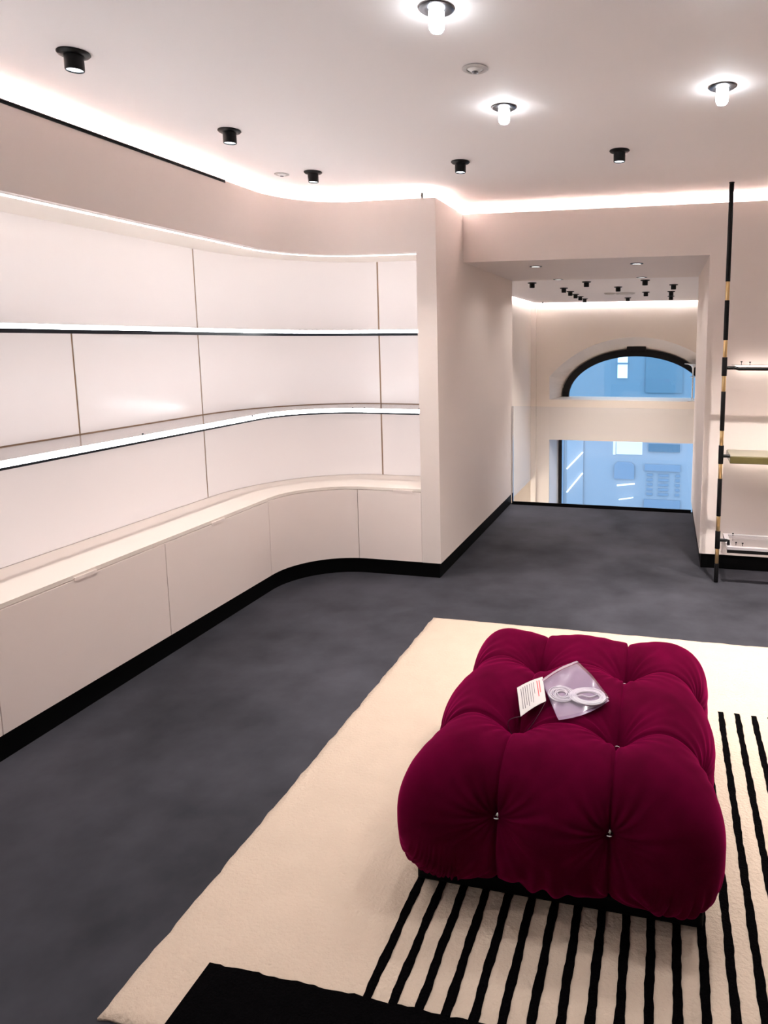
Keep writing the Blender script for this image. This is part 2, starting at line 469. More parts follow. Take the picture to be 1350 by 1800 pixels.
# ================================================================== lit shelves
def lit_shelf(z, label, zled, dark):
    root = empty('lit_shelf', (XL - 0.2, 2.0, z), label, 'shelf', 'lit shelves in the niche')
    under(slab(front_path(off=0.0555), back_path(off=-0.006), z - 0.010, z).build('glass_board', 'shelf_glass'), root)
    under(sweep(front_path(off=0.04), rect(0, 0.012, zled, z + 0.001)).build('led_edge', 'led_white', auto=35), root)
    under(sweep(front_path(off=0.0522), rect(0, 0.003, zled, z + 0.001)).build('added_led_shield', 'white_metal', auto=35), root)  # strip added to keep LED light off the niche panels
    under(sweep(front_path(off=0.0385), rect(0, 0.016, zled - dark, zled - 0.0002)).build('edge_profile', 'dark_profile', auto=35), root)
    return root
lit_shelf(1.674, 'curved shelf with a glowing white front edge at eye level, upper of two', 1.656, 0.018)
ms = lit_shelf(1.146, 'curved glass shelf with a glowing white front edge, lower of two', 1.123, 0.011)
for (x, y) in ((-2.50, 2.90), (-2.45, 3.76), (-2.40, 3.86), (-2.07, 4.36), (-1.99, 4.378), (-1.60, 4.39)):
    under(MB().lathe([(0.005, 0), (0.005, 0.005), (0.003, 0.008)], (x, y, 1.148), 10).build('pin', 'black_metal', smooth=False), ms)

# ================================================================== ceiling lights
def spot_proto():
    root = empty('spotlight')
    MB().lathe([(0.050, 0.0), (0.052, -0.004), (0.046, -0.010), (0.034, -0.012)], n=32).build('flange', 'black_metal', root, auto=40)
    b = MB().lathe([(0.030, -0.010), (0.030, -0.055), (0.0285, -0.058), (0.026, -0.058), (0.026, -0.050)], n=28, cap=False).build('barrel', 'black_metal', root, auto=40)
    MB().lathe([(0.0, -0.0535), (0.0262, -0.0535)], n=24, cap=False).build('lens', 'lens_white', root)
    return root
def bulb_proto():
    root = empty('bulb_light')
    MB().lathe([(0.022, -0.001), (0.050, -0.001), (0.052, -0.004), (0.045, -0.008), (0.024, -0.005)], n=32, cap=False).build('ring', 'dark_chrome', root, auto=50)
    MB().lathe([(0.021, -0.002), (0.023, -0.012), (0.0235, -0.045), (0.022, -0.058), (0.016, -0.066), (0.006, -0.069)], n=24).build('bulb', 'bulb_glass', root, smooth=True)
    return root
def eye_proto():
    root = empty('eyeball_downlight')
    MB().lathe([(0.030, -0.002), (0.046, -0.001), (0.047, -0.004), (0.040, -0.007), (0.030, -0.006)], n=32, cap=False).build('ring', 'grey_plastic', root, auto=40)
    MB().lathe([(0.0, -0.014), (0.014, -0.012), (0.024, -0.006), (0.031, -0.002)], n=28, cap=False).build('eyeball', 'white_metal', root, smooth=True)
    MB().lathe([(0.012, -0.013), (0.012, -0.016), (0.004, -0.018)], n=16).build('lens', 'dark_chrome', root, smooth=True)
    return root
def add_spot_lamp(root, w, size=105, col=(1.0, 0.93, 0.88), drop=0.062):
    l = bpy.data.lights.new('spot_beam', 'SPOT'); l.energy = w; l.spot_size = math.radians(size); l.spot_blend = 0.8
    l.color = col; l.shadow_soft_size = 0.025
    o = bpy.data.objects.new('beam', l); COL.objects.link(o); o.parent = root; o.location = (0, 0, -drop)
    return o
ps, pb, pe = spot_proto(), bulb_proto(), eye_proto()
use = {}
def put(proto, loc, label, cat, group, scale=1.0):
    o = proto if proto.name not in use else copy_tree(proto)
    use[proto.name] = 1
    o.location = loc; o.scale = (scale,) * 3
    tag(o, label, cat, group)
    return o
GX = (-1.98, -1.115, -0.26, 0.60, 1.46); GY = (0.30, 1.19, 2.085, 2.98, 3.78)
spots = [((-1.965, 2.094), 'large black ceiling spotlight at the upper left, nearest to the viewer'),
         ((-1.984, 2.984), 'black ceiling spotlight above the bend of the cove, second from the left'),
         ((-1.999, 3.796), 'black ceiling spotlight beside the small eyeball downlight'),
         ((-1.114, 3.779), 'black ceiling spotlight above the edge of the wall end'),
         ((-0.259, 3.758), 'black ceiling spotlight in front of the passage, rightmost'),
         ((-1.97, 1.20), 'black ceiling spotlight above the left cabinets, out of view'),
         ((0.60, 3.77), 'black ceiling spotlight above the brass pole, out of view'),
         ((1.46, 3.77), 'black ceiling spotlight above the right shelves, out of view')]
for i, ((x, y), lb) in enumerate(spots):
    o = put(ps, (x, y, ZC), lb, 'spotlight', 'black spotlights on the shop ceiling')
    add_spot_lamp(o, SPOT_W * (15.0 if x > 0.5 else 0.4 if x > -1.5 else 1.6 if y < 2.2 else 1.2 if y < 3.2 else 1.0))
bulbs = [((-0.681, 2.081), 'glowing frosted bulb light at the top edge of the ceiling'),
         ((-0.684, 2.972), 'glowing frosted bulb light in the middle of the ceiling'),
         ((0.184, 2.942), 'glowing frosted bulb light on the right of the ceiling'),
         ((0.190, 2.050), 'glowing frosted bulb light above the ottoman, just out of view'),
         ((1.05, 2.05), 'extra unseen frosted bulb light beyond the right edge, near'),  # extra bulbs out of view, added to light the right side
         ((1.05, 2.94), 'extra unseen frosted bulb light beyond the right edge, far'),
         ((1.90, 2.05), 'extra unseen frosted bulb light near the right wall, near'),
         ((1.90, 2.94), 'extra unseen frosted bulb light near the right wall, far')]
for (x, y), lb in bulbs:
    o = put(pb, (x, y, ZC), lb, 'ceiling light', 'frosted bulb lights on the shop ceiling')
    add_spot_lamp(o, 3.1, 112, col=(1.0, 0.96, 0.95), drop=0.075)
put(pe, (-0.691, 2.544, ZC), 'flush white eyeball downlight between two glowing bulbs', 'downlight', 'eyeball downlights')
put(pe, (-2.20, 3.80, ZC), 'small eyeball downlight beside the curved cove corner', 'downlight', 'eyeball downlights', 0.9)

# passage downlights
pd = empty('recessed_downlight')
MB().lathe([(0.036, -0.002), (0.048, -0.001), (0.049, -0.004), (0.036, -0.006)], n=28, cap=False).build('ring', 'black_metal', pd, auto=40)
MB().lathe([(0.0, -0.003), (0.037, -0.003)], n=24, cap=False).build('lens', 'downlight_lens', pd)
for (x, y), lb in (((-0.986, 5.35), 'recessed downlight in the passage ceiling, front left'), ((-0.228, 5.35), 'recessed downlight in the passage ceiling, front right'),
                   ((-0.99, 6.52), 'recessed downlight in the passage ceiling, rear left'), ((-0.23, 6.52), 'recessed downlight in the passage ceiling, rear right')):
    o = put(pd, (x, y, ZH), lb, 'downlight', 'recessed downlights in the passage')
    add_spot_lamp(o, 1.7, 150, drop=0.01)

# ================================================================== stairwell beyond the passage
VZ, VX, VY, VR, VF = 2.22, -2.19, 11.5, 2.2, -2.6      # ceiling, left wall, window wall, right wall, lower floor
struct(MB().box((VX + 0.07, YT - 0.02, VZ), (VR, VY - 0.07, VZ + 0.03)).box((VX - 0.15, YT - 0.1, VZ + 0.12), (VR + 0.15, VY + 0.5, VZ + 0.2)).build('ceiling_stairwell', 'ceiling_paint'), 'pale ceiling of the stairwell')
struct(MB().box((VX - 0.15, YT - 0.15, -0.75), (VX, VY + 0.5, VZ + 0.12)).box((VX - 0.75, YT - 0.15, VF), (VX - 0.6, VY + 0.5, -0.75)).box((VX - 0.75, YT - 0.15, -0.75), (VX - 0.15, VY + 0.5, -0.65)).build('wall_stairwell_left', 'void_paint'), 'cream left wall of the stairwell')
struct(box('wall_stairwell_right', (VR, YT - 0.15, VF), (VR + 0.15, VY + 0.5, VZ + 0.12), 'void_paint'))
struct(MB().box((VX - 0.6, YT - 0.15, VF), (XP - 0.133, YT, VZ + 0.12)).box((XJ + 0.15, YT - 0.15, VF), (VR, YT, VZ + 0.12)).box((XP - 0.133, YT - 0.15, VF), (XJ + 0.15, YT, -0.2)).box((XP - 0.133, YT - 0.12, ZL - 0.08), (XJ + 0.15, YT, ZL + 0.05)).build('wall_stairwell_near', 'void_paint'))
struct(box('floor_lower', (VX - 0.75, YT - 0.15, VF - 0.15), (VR + 0.15, VY + 0.5, VF), 'resin_floor'), 'lower floor of the stairwell')
l2 = MB().box((VX + 0.068, YT + 0.05, VZ + 0.035), (VX + 0.070, VY - 0.08, VZ + 0.055)).box((VX + 0.09, VY - 0.070, VZ + 0.035), (VR, VY - 0.068, VZ + 0.055)).build('led_strip', 'void_led')
tag(l2, 'white LED strip washing the stairwell wall below its ceiling', 'light strip')
lr = box('recess_wall_glow', (VX - 0.598, YT + 0.4, VF + 0.3), (VX - 0.58, VY - 0.2, -0.80), 'recess_glow')  # lit recess wall, its light put in as glow
tag(lr, 'recess wall below the stairwell wall with warm light put in as glow', 'glowing wall')

# window wall: lunette + lower window
CXW, HW = -0.475, 1.405                       # centre, half width of the openings
SP, APX, SILL = 1.005, 1.655, 0.625           # springing, apex, sill
wx0, wx1 = CXW - HW, CXW + HW
rise = APX - SP; RA = (HW * HW + rise * rise) / (2 * rise); zc_ = APX - RA; amax = math.asin(HW / RA)
NA = 28
arch = [(CXW + RA * math.sin(-amax + 2 * amax * k / NA), zc_ + RA * math.cos(-amax + 2 * amax * k / NA)) for k in range(NA + 1)]
m = MB()
m.prism_y([(wx0, VZ + 0.12)] + [(wx1, VZ + 0.12)] + arch[::-1], VY, VY + 0.05)
m.box((VX, VY, VF), (wx0, VY + 0.05, VZ + 0.12)).box((wx1, VY, VF), (VR, VY + 0.05, VZ + 0.12))
m.box((wx0, VY, -0.055), (wx1, VY + 0.05, SILL))
WD = 0.34                                     # depth of the splayed reveal
EA, EB = 1.235, 0.80                          # outer half axes of the lunette frame
EZ = 0.655
ell = [(CXW - EA * math.cos(math.pi * k / (NA + 8)), EZ + EB * math.sin(math.pi * k / (NA + 8))) for k in range(NA + 9)]
outl = [(wx0, SILL + (SP - SILL) * k / 4.0) for k in range(4)] + arch + [(wx1, SILL + (SP - SILL) * k / 4.0) for k in range(3, -1, -1)]
vs = [(x, VY + 0.05, z) for x, z in outl] + [(x, VY + WD, z) for x, z in ell]
n = len(outl)
m.add(vs, [(i, i + 1, n + i + 1, n + i) for i in range(n - 1)])
m.add([(wx0, VY + 0.05, SILL), (wx1, VY + 0.05, SILL), (CXW + EA, VY + WD, EZ), (CXW - EA, VY + WD, EZ)], [(0, 1, 2, 3)])
# splay of the lower window
LX0, LX1, LZ1, LZ0 = wx0 + 0.12, wx1 - 0.12, -0.06, VF + 0.1
wsf = struct(m.build('wall_stairwell_far', 'void_paint'), 'cream stairwell wall with an arched window above a large window')
rv = MB()
rv.add([(wx0, VY + 0.05, LZ1), (wx0, VY + 0.05, VF), (LX0, VY + WD, VF), (LX0, VY + WD, LZ1)], [(0, 1, 2, 3)])
rv.add([(wx1, VY + 0.05, LZ1), (wx1, VY + 0.05, VF), (LX1, VY + WD, VF), (LX1, VY + WD, LZ1)], [(0, 1, 2, 3)])
rv.add([(wx0, VY + 0.05, LZ1 + 0.005), (wx1, VY + 0.05, LZ1 + 0.005), (LX1, VY + WD, LZ1), (LX0, VY + WD, LZ1)], [(0, 1, 2, 3)])
rv.build('reveal', 'cove_paint', wsf)
box('pilaster', (VX, VY - 0.05, VF), (VX + 0.085, VY, VZ), 'void_paint', wsf)
# outer skin of the wall around the two windows
m = MB()
m.prism_y([(VX - 0.6, VZ + 0.12), (VR, VZ + 0.12), (VR, EZ)] + ell[::-1] + [(VX - 0.6, EZ)], VY + WD, VY + WD + 0.1)
m.box((VX - 0.6, VY + WD, LZ1), (VR, VY + WD + 0.1, EZ))
m.box((VX - 0.6, VY + WD, VF), (LX0, VY + WD + 0.1, LZ1)).box((LX1, VY + WD, VF), (VR, VY + WD + 0.1, LZ1))
m.build('outer_skin', 'void_paint', wsf)
# lunette window
w1 = struct(empty('window_1', (CXW, VY + WD, EZ)), 'half-round window with a thick black arched frame')
FT = 0.115
def arcband(ea, eb, ft, z0, nn=36):
    o_ = [(CXW - ea * math.cos(math.pi * k / nn), z0 + eb * math.sin(math.pi * k / nn)) for k in range(nn + 1)]
    i_ = [(CXW - (ea - ft) * math.cos(math.pi * k / nn), z0 + (eb - ft) * math.sin(math.pi * k / nn)) for k in range(nn + 1)]
    return o_, i_
o_, i_ = arcband(EA, EB, FT, EZ)
under(MB().prism_y(o_ + i_[::-1], VY + WD - 0.05, VY + WD + 0.02).build('window_frame', 'black_metal'), w1)
under(MB().prism_y(i_, VY + WD + 0.0, VY + WD + 0.008).build('pane', 'window_glass'), w1)
under(box('closer_box', (CXW - 0.155, VY + WD - 0.08, EZ + EB - 0.03), (CXW + 0.155, VY + WD + 0.0, EZ + EB + 0.050), 'black_metal', bevel=0.006), w1)
# lower window
w2 = struct(empty('window_2', (CXW, VY + WD, VF)), 'large rectangular window with a thin black frame below the arch')
under(MB().box((LX0, VY + WD - 0.04, VF), (LX0 + 0.05, VY + WD + 0.02, LZ1)).box((LX1 - 0.05, VY + WD - 0.04, VF), (LX1, VY + WD + 0.02, LZ1))
      .box((LX0 + 0.05, VY + WD - 0.04, VF), (LX1 - 0.05, VY + WD + 0.02, VF + 0.06)).build('window_frame', 'black_metal'), w2)
under(box('pane', (LX0 + 0.05, VY + WD, VF + 0.06), (LX1 - 0.05, VY + WD + 0.008, LZ1), 'window_glass'), w2)

# stairwell spotlights
vs_list = [((-1.42, 7.49), 'leftmost black spotlight in front on the stairwell ceiling'), ((-1.195, 8.32), 'first black spotlight of the slanting row of five on the stairwell ceiling'),
           ((-1.197, 8.905), 'second black spotlight of the slanting row of five on the stairwell ceiling'), ((-1.20, 9.46), 'third black spotlight of the slanting row of five on the stairwell ceiling'),
           ((-1.197, 9.96), 'fourth black spotlight of the slanting row of five on the stairwell ceiling'), ((-1.196, 10.50), 'last black spotlight of the slanting row of five, nearest the arched window'),
           ((-0.838, 7.51), 'black spotlight on the stairwell ceiling between the two rear passage downlights'), ((-0.56, 8.315), 'black spotlight on the stairwell ceiling just above the round ceiling discs'),
           ((-0.56, 10.42), 'black spotlight on the stairwell ceiling below the round ceiling discs'), ((-0.27, 9.28), 'black spotlight on the stairwell ceiling right of the large ceiling disc'),
           ((-0.228, 7.464), 'black spotlight on the stairwell ceiling near the rear right passage downlight'), ((0.064, 8.15), 'front black spotlight of the three at the right end of the stairwell ceiling'),
           ((0.046, 9.26), 'middle black spotlight of the three at the right end of the stairwell ceiling'), ((0.05, 10.20), 'rear black spotlight of the three at the right end of the stairwell ceiling')]
for i, ((x, y), lb) in enumerate(vs_list):
    o = put(ps, (x, y, VZ), lb, 'spotlight', 'black spotlights on the stairwell ceiling', 0.95)
    for c in o.children:
        if c.type == 'LIGHT': bpy.data.objects.remove(c)
    if i in (0, 3, 6, 8, 10, 12): add_spot_lamp(o, VSPOT_W, 110)
o = MB().lathe([(0.0, -0.022), (0.012, -0.020), (0.016, 0.0)], (-1.95, 11.2, VZ), n=16).build('ceiling_sensor', 'black_metal', smooth=True)
tag(o, 'tiny black sensor on the stairwell ceiling corner', 'sensor')
for (x, y, r, lb, nm, ct_) in ((-0.74, 9.37, 0.075, 'small round grey disc on the stairwell ceiling', 'smoke_detector', 'detector'), (-0.545, 9.42, 0.135, 'wide flat round disc on the stairwell ceiling', 'ceiling_speaker', 'speaker')):
    root = empty(nm, (x, y, VZ), lb, ct_)
    MB().lathe([(0.0, -0.020), (r * 0.8, -0.018), (r * 0.97, -0.008), (r, 0.0)], n=32, cap=False).build('body', 'grey_plastic', root, smooth=True)
    MB().lathe([(r * 0.55, -0.0215), (r * 0.62, -0.0215), (r * 0.62, -0.018), (r * 0.55, -0.018)], n=32, cap=False).build('ring', 'white_metal', root)

# glass balustrade at the end of the passage
gb = empty('glass_balustrade', (-0.6, YT - 0.02, 0.0), 'frameless glass balustrade closing the end of the passage', 'railing')
under(box('glass_pane', (XP + 0.014, YT - 0.030, 0.012), (XJ - 0.004, YT - 0.018, 0.972), 'clear_glass'), gb)
under(box('side_profile', (XP, YT - 0.036, 0.0125), (XP + 0.014, YT - 0.012, 0.972), 'chrome'), gb)
under(box('base_channel', (XP + 0.014, YT - 0.044, 0.0125), (XJ, YT - 0.031, 0.030), 'black_metal'), gb)

# trumpet lamp on the window sill
tl = empty('sill_lamp', (0.435, VY + 0.12, SILL + 0.004), 'white trumpet-shaped lamp standing on the arched window sill', 'lamp')
MB().lathe([(0.07, 0.0), (0.07, 0.008), (0.02, 0.014)], n=28).build('base', 'mushroom_white', tl, auto=40)
MB().lathe([(0.012, 0.014), (0.011, 0.46)], n=16).build('stem', 'mushroom_white', tl, smooth=True)
MB().lathe([(0.012, 0.46), (0.016, 0.53), (0.035, 0.565), (0.080, 0.585), (0.135, 0.592), (0.138, 0.600), (0.08, 0.600), (0.0, 0.598)], n=36, cap=False).build('shade', 'mushroom_white', tl, smooth=True)
MB().lathe([(0.012, 0.37), (0.045, 0.385), (0.047, 0.392), (0.012, 0.392)], n=24, cap=False).build('reflected_rim', 'mushroom_white', tl, auto=40)  # small disc standing for a reflected lamp rim

# ================================================================== outside: made-up facade whose parts stand for interior reflections in the glass
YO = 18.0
bl = empty('reflection_facade', (-0.9, YO, -4.0), 'made-up pale blue facade holding interior reflections of the arched and lower windows', 'building')
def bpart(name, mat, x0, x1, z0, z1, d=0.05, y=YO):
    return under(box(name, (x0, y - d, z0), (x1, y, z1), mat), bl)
bpart('made_up_upper_wall', 'reflection_facade_blue', -9, 8, -0.45, 9, 0.0 + 0.3, YO + 0.3)
bpart('made_up_lower_wall', 'facade_haze', -9, 8, -4.0, -0.45, 0.3, YO + 0.3)
w = bpart('reflected_patch', 'reflection_glow', -1.185, -0.935, 0.65, 1.20, 0.04)  # pale patch for an interior reflection in the arched pane
bpart('reflected_bar', 'reflection_facade_blue', -1.20, -0.92, 1.00, 1.045, 0.06)
bpart('reflected_dark_panel', 'reflection_dark', -0.48, 0.43, 0.29, 1.45, 0.04)  # dark patch of the same reflection
bpart('reflected_mid_band', 'facade_reflection_mid', -9, 8, -0.50, -0.40, 0.16)
bpart('reflected_pale_panel', 'facade_haze', -2.46, -2.03, -3.2, -0.55, 0.05)  # lighter upright of the mirrored interior
bpart('reflected_mid_panel', 'facade_reflection_mid', -3.6, -2.55, -3.6, -0.55, 0.04)
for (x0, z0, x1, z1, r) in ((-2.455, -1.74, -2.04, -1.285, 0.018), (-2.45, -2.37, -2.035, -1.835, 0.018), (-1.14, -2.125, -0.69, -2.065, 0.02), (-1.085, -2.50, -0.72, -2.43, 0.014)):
    under(MB().tube([(x0, YO - 0.10, z0), (x1, YO - 0.10, z1)], r, 10).build('reflected_streak', 'streak_glow', smooth=True), bl)  # glowing rods in place of mirrored light strips
bpart('reflected_pane', 'reflection_glow', -1.175, -0.52, -1.31, -0.80, 0.04)  # glowing patch in place of a pale interior reflection
bpart('reflected_pane', 'reflection_glow', -1.262, -1.20, -1.33, -0.80, 0.04)
under(MB().prism_y([(-1.22, -1.96), (-1.22, -1.60), (-1.14, -1.515), (-0.79, -1.515), (-0.71, -1.60), (-0.71, -1.96)], YO - 0.06, YO).build('reflected_dark_shape', 'facade_reflection_mid'), bl)  # dark rounded shape of the mirrored interior
bpart('reflected_dark_band', 'reflection_dark', -0.366, 0.418, -1.22, -1.02, 0.04)  # dark band belonging to the mirrored interior
bpart('reflected_upper_band', 'facade_reflection_mid', -0.45, 0.44, -1.72, -1.55, 0.05)
bpart('reflected_lower_band', 'facade_reflection_mid', -0.45, 0.46, -2.9, -2.47, 0.05)
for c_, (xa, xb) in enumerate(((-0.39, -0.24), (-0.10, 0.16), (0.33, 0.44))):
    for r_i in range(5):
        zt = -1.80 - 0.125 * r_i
        bpart('reflected_slot', 'facade_reflection_mid', xa, xb, zt - 0.06, zt, 0.03)  # slot grid imitating a reflection in the lower pane
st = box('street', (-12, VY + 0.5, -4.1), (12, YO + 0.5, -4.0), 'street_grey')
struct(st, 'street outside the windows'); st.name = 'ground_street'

# ================================================================== right hand display: pole, rail, shelves
PX, PY = 0.368, 4.66
segs = [(2.559, 1.965, 'b'), (1.965, 1.849, 'g'), (1.849, 1.600, 'b'), (1.600, 1.492, 'g'), (1.492, 1.373, 'j'), (1.373, 1.274, 'g'), (1.274, 1.020, 'b'),
        (1.020, 0.923, 'g'), (0.923, 0.803, 'j'), (0.803, 0.705, 'g'), (0.705, 0.454, 'b'), (0.454, 0.353, 'g'), (0.353, 0.233, 'j'), (0.233, 0.132, 'g'), (0.132, 0.004, 'b')]
arms = (1.425, 0.855, 0.292)
def pole(x, label, side):
    root = empty('display_pole', (x, PY, 0.0), label, 'pole', 'brass and black display poles')
    for z1, z0, k in segs:
        r = {'b': 0.0145, 'g': 0.0125, 'j': 0.0165}[k]
        nm = {'b': 'black_sleeve', 'g': 'brass_sleeve', 'j': 'joint'}[k]
        o = MB().lathe([(r - 0.001, z0), (r, z0 + 0.002), (r, z1 - 0.002), (r - 0.001, z1)], n=20).build(nm, 'brass' if k == 'g' else 'black_metal', root, auto=40)
        if k == 'j':
            za = min(arms, key=lambda q: abs(q - (z0 + z1) / 2))
            MB().tube([(side * 0.014, 0, za), (side * 0.056, 0, za)], 0.011, 12).build('arm', 'black_metal', o, auto=40)
    MB().lathe([(0.0165, 2.5595), (0.0165, ZC - 0.0003)], n=24).build('ceiling_plate', 'black_metal', root)
    return root
pole(PX, 'tall slim pole of black and brass sleeves right of the passage', 1)
PX2 = 1.95
pole(PX2, 'second black and brass pole beyond the right edge', -1)
SX0, SX1 = PX + 0.057, PX2 - 0.057
# top: rail with a glass shelf behind it
rl = empty('hanging_rail', (SX0, PY, 1.42), 'black hanging rail with a thin glass shelf, uppermost on the right pole', 'rail')
under(MB().tube([(SX0, PY, 1.425), (SX0 + 0.012, PY, 1.425), (SX0 + 0.030, PY, 1.419), (SX1 - 0.030, PY, 1.419), (SX1 - 0.012, PY, 1.425), (SX1, PY, 1.425)], 0.0115, 14).build('tube', 'black_metal', auto=40), rl)
under(box('glass_board', (SX0 + 0.01, PY - 0.005, 1.432), (SX1 - 0.01, YF - 0.01, 1.440), 'shelf_glass'), rl)
for (dx, dy) in ((0.055, 0.10), (0.10, 0.03), (1.2, 0.03), (1.25, 0.10)):
    under(MB().lathe([(0.002, 0.0), (0.002, 0.016), (0.006, 0.018), (0.006, 0.024)], (SX0 + dx, PY + dy, 1.4405), 10).build('pin', 'black_metal'), rl)
ls = under(box('led_line', (SX0 + 0.03, YF - 0.05, 1.426), (SX1 - 0.03, YF - 0.04, 1.4315), 'rail_led'), rl)
# middle: olive onyx shelf
on = empty('onyx_shelf', (SX0, PY, 0.80), 'thick olive green stone shelf held by the brass pole', 'shelf')
under(box('slab', (SX0, PY - 0.002, 0.806), (SX1, YF - 0.004, 0.852), 'olive_onyx', bevel=0.004), on)
under(box('top_plate', (SX0 + 0.004, PY + 0.004, 0.8525), (SX1 - 0.004, YF - 0.006, 0.856), 'onyx_top'), on)
under(box('led_line', (SX0 + 0.03, YF - 0.06, 0.799), (SX1 - 0.03, YF - 0.05, 0.8055), 'rail_led'), on)
# bottom: framed glass shelf
gs = empty('framed_glass_shelf', (SX0, PY, 0.25), 'low glass shelf in a pale frame with a black front edge', 'shelf')
fr = MB().box((SX0, PY - 0.05, 0.236), (SX1, PY - 0.02, 0.262)).box((SX0, YF - 0.03, 0.236), (SX1, YF - 0.004, 0.262)).box((SX0, PY - 0.02, 0.236), (SX0 + 0.03, YF - 0.03, 0.262)).box((SX1 - 0.03, PY - 0.02, 0.236), (SX1, YF - 0.03, 0.262))
under(fr.build('frame', 'frame_grey'), gs)
under(box('glass_board', (SX0 + 0.03, PY - 0.02, 0.250), (SX1 - 0.03, YF - 0.03, 0.258), 'shelf_glass'), gs)
under(box('front_edge', (SX0, PY - 0.055, 0.224), (SX1, PY - 0.0502, 0.245), 'black_metal'), gs)
under(MB().tube([(SX0 - 0.001, PY, 0.292), (SX0 + 0.012, PY, 0.292), (SX0 + 0.012, PY, 0.263)], 0.010, 10).build('bracket', 'black_metal', auto=40), gs)
for (dx, dy) in ((0.06, 0.22), (0.06, 0.0), (0.10, -0.01)):
    under(MB().lathe([(0.002, 0.0), (0.002, 0.014), (0.006, 0.016), (0.006, 0.022)], (SX0 + dx, PY + dy, 0.2625), 10).build('pin', 'black_metal'), gs)

# ================================================================== rug
RX0, RX1, RY0, RY1, RT = -1.275, 1.55, 1.19, 3.665, 0.012
rug = empty('rug', ((RX0 + RX1) / 2, (RY0 + RY1) / 2, 0.0), 'large cream wool rug with black stripes on the dark floor', 'rug')
rnd = random.Random(3)
def wob(t, ph, amp): return amp * (math.sin(t * 31 + ph) * 0.5 + math.sin(t * 83 + ph * 2.1) * 0.35 + math.sin(t * 171 + ph * 0.7) * 0.25)
def rug_body():
    nx, ny = 90, 90; vs = []; fs = []
    def pt(i, j):
        u, v = i / nx, j / ny
        x = RX0 + (RX1 - RX0) * u; y = RY0 + (RY1 - RY0) * v
        if i in (0, nx): x += wob(y, 1.0 + i, 0.004)
        if j in (0, ny): y += wob(x, 2.0 + j, 0.004)
        edge = min(i, nx - i, j, ny - j)
        z = RT - (0.004 if edge == 0 else 0) + 0.0007 * math.sin(x * 17 + y * 9) * math.sin(y * 21 - x * 5) - 0.0007
        return (x, y, z)
    for i in range(nx + 1):
        for j in range(ny + 1): vs.append(pt(i, j))
    for i in range(nx):
        for j in range(ny):
            a = i * (ny + 1) + j; fs.append((a, a + ny + 1, a + ny + 2, a + 1))
    ring = [i * (ny + 1) for i in range(nx + 1)] + [nx * (ny + 1) + j for j in range(1, ny + 1)] + [i * (ny + 1) + ny for i in range(nx - 1, -1, -1)] + [j for j in range(ny - 1, 0, -1)]
    b0 = len(vs)
    for q in ring: vs.append((vs[q][0], vs[q][1], 0.0005))
    L = len(ring)
    for k in range(L): fs.append((ring[k], b0 + k, b0 + (k + 1) % L, ring[(k + 1) % L]))
    fs.append(tuple(b0 + k for k in range(L))[::-1])
    return mesh('pile', vs, fs, 'rug_cream', None, True)
under(rug_body(), rug)
def strip(name, x0, x1, y0, y1, amp, ph):
    nseg = max(10, int((y1 - y0) / 0.012)); vs = []; fs = []
    z0, z1 = RT - 0.004, RT + 0.0022
    for k in range(nseg + 1):
        y = y0 + (y1 - y0) * k / nseg
        a = x0 + wob(y, ph, amp); b = x1 + wob(y, ph * 1.3 + 0.7, amp)
        vs += [(a, y, z0), (a + 0.001, y, z1), (b - 0.001, y, z1), (b, y, z0)]
    for k in range(nseg):
        for q in range(3): fs.append((k * 4 + q, k * 4 + q + 1, k * 4 + 5 + q, k * 4 + 4 + q))
    fs.append((0, 1, 2, 3)); q = nseg * 4; fs.append((q + 3, q + 2, q + 1, q))
    return under(mesh(name, vs, fs, 'rug_black'), rug)
for k in range(23):
    xc = -0.668 + 0.0672 * k
    strip('stripe', xc - 0.0125, xc + 0.0125, 1.375, 2.937 + rnd.uniform(-0.006, 0.006), 0.0022, rnd.uniform(0, 6))
def block():
    nn = 160; vs = []; fs = []; x0, x1, y0, y1 = -1.103, 1.37, RY0 + 0.001, 1.376
    z0, z1 = RT - 0.004, RT + 0.0026
    for k in range(nn + 1):
        x = x0 + (x1 - x0) * k / nn; yt = y1 + wob(x * 1.4, 0.4, 0.0035); yb = y0 + wob(x, 2.0, 0.004)
        vs += [(x, yb, 0.002), (x, yb + 0.001, z1), (x, yt - 0.001, z1), (x, yt, z0)]
    for k in range(nn):
        for q in range(3): fs.append((k * 4 + q, k * 4 + q + 1, k * 4 + 5 + q, k * 4 + 4 + q))
    fs.append((0, 1, 2, 3)); q = nn * 4; fs.append((q + 3, q + 2, q + 1, q))
    return under(mesh('border_band', vs, fs, 'rug_black'), rug)
block()

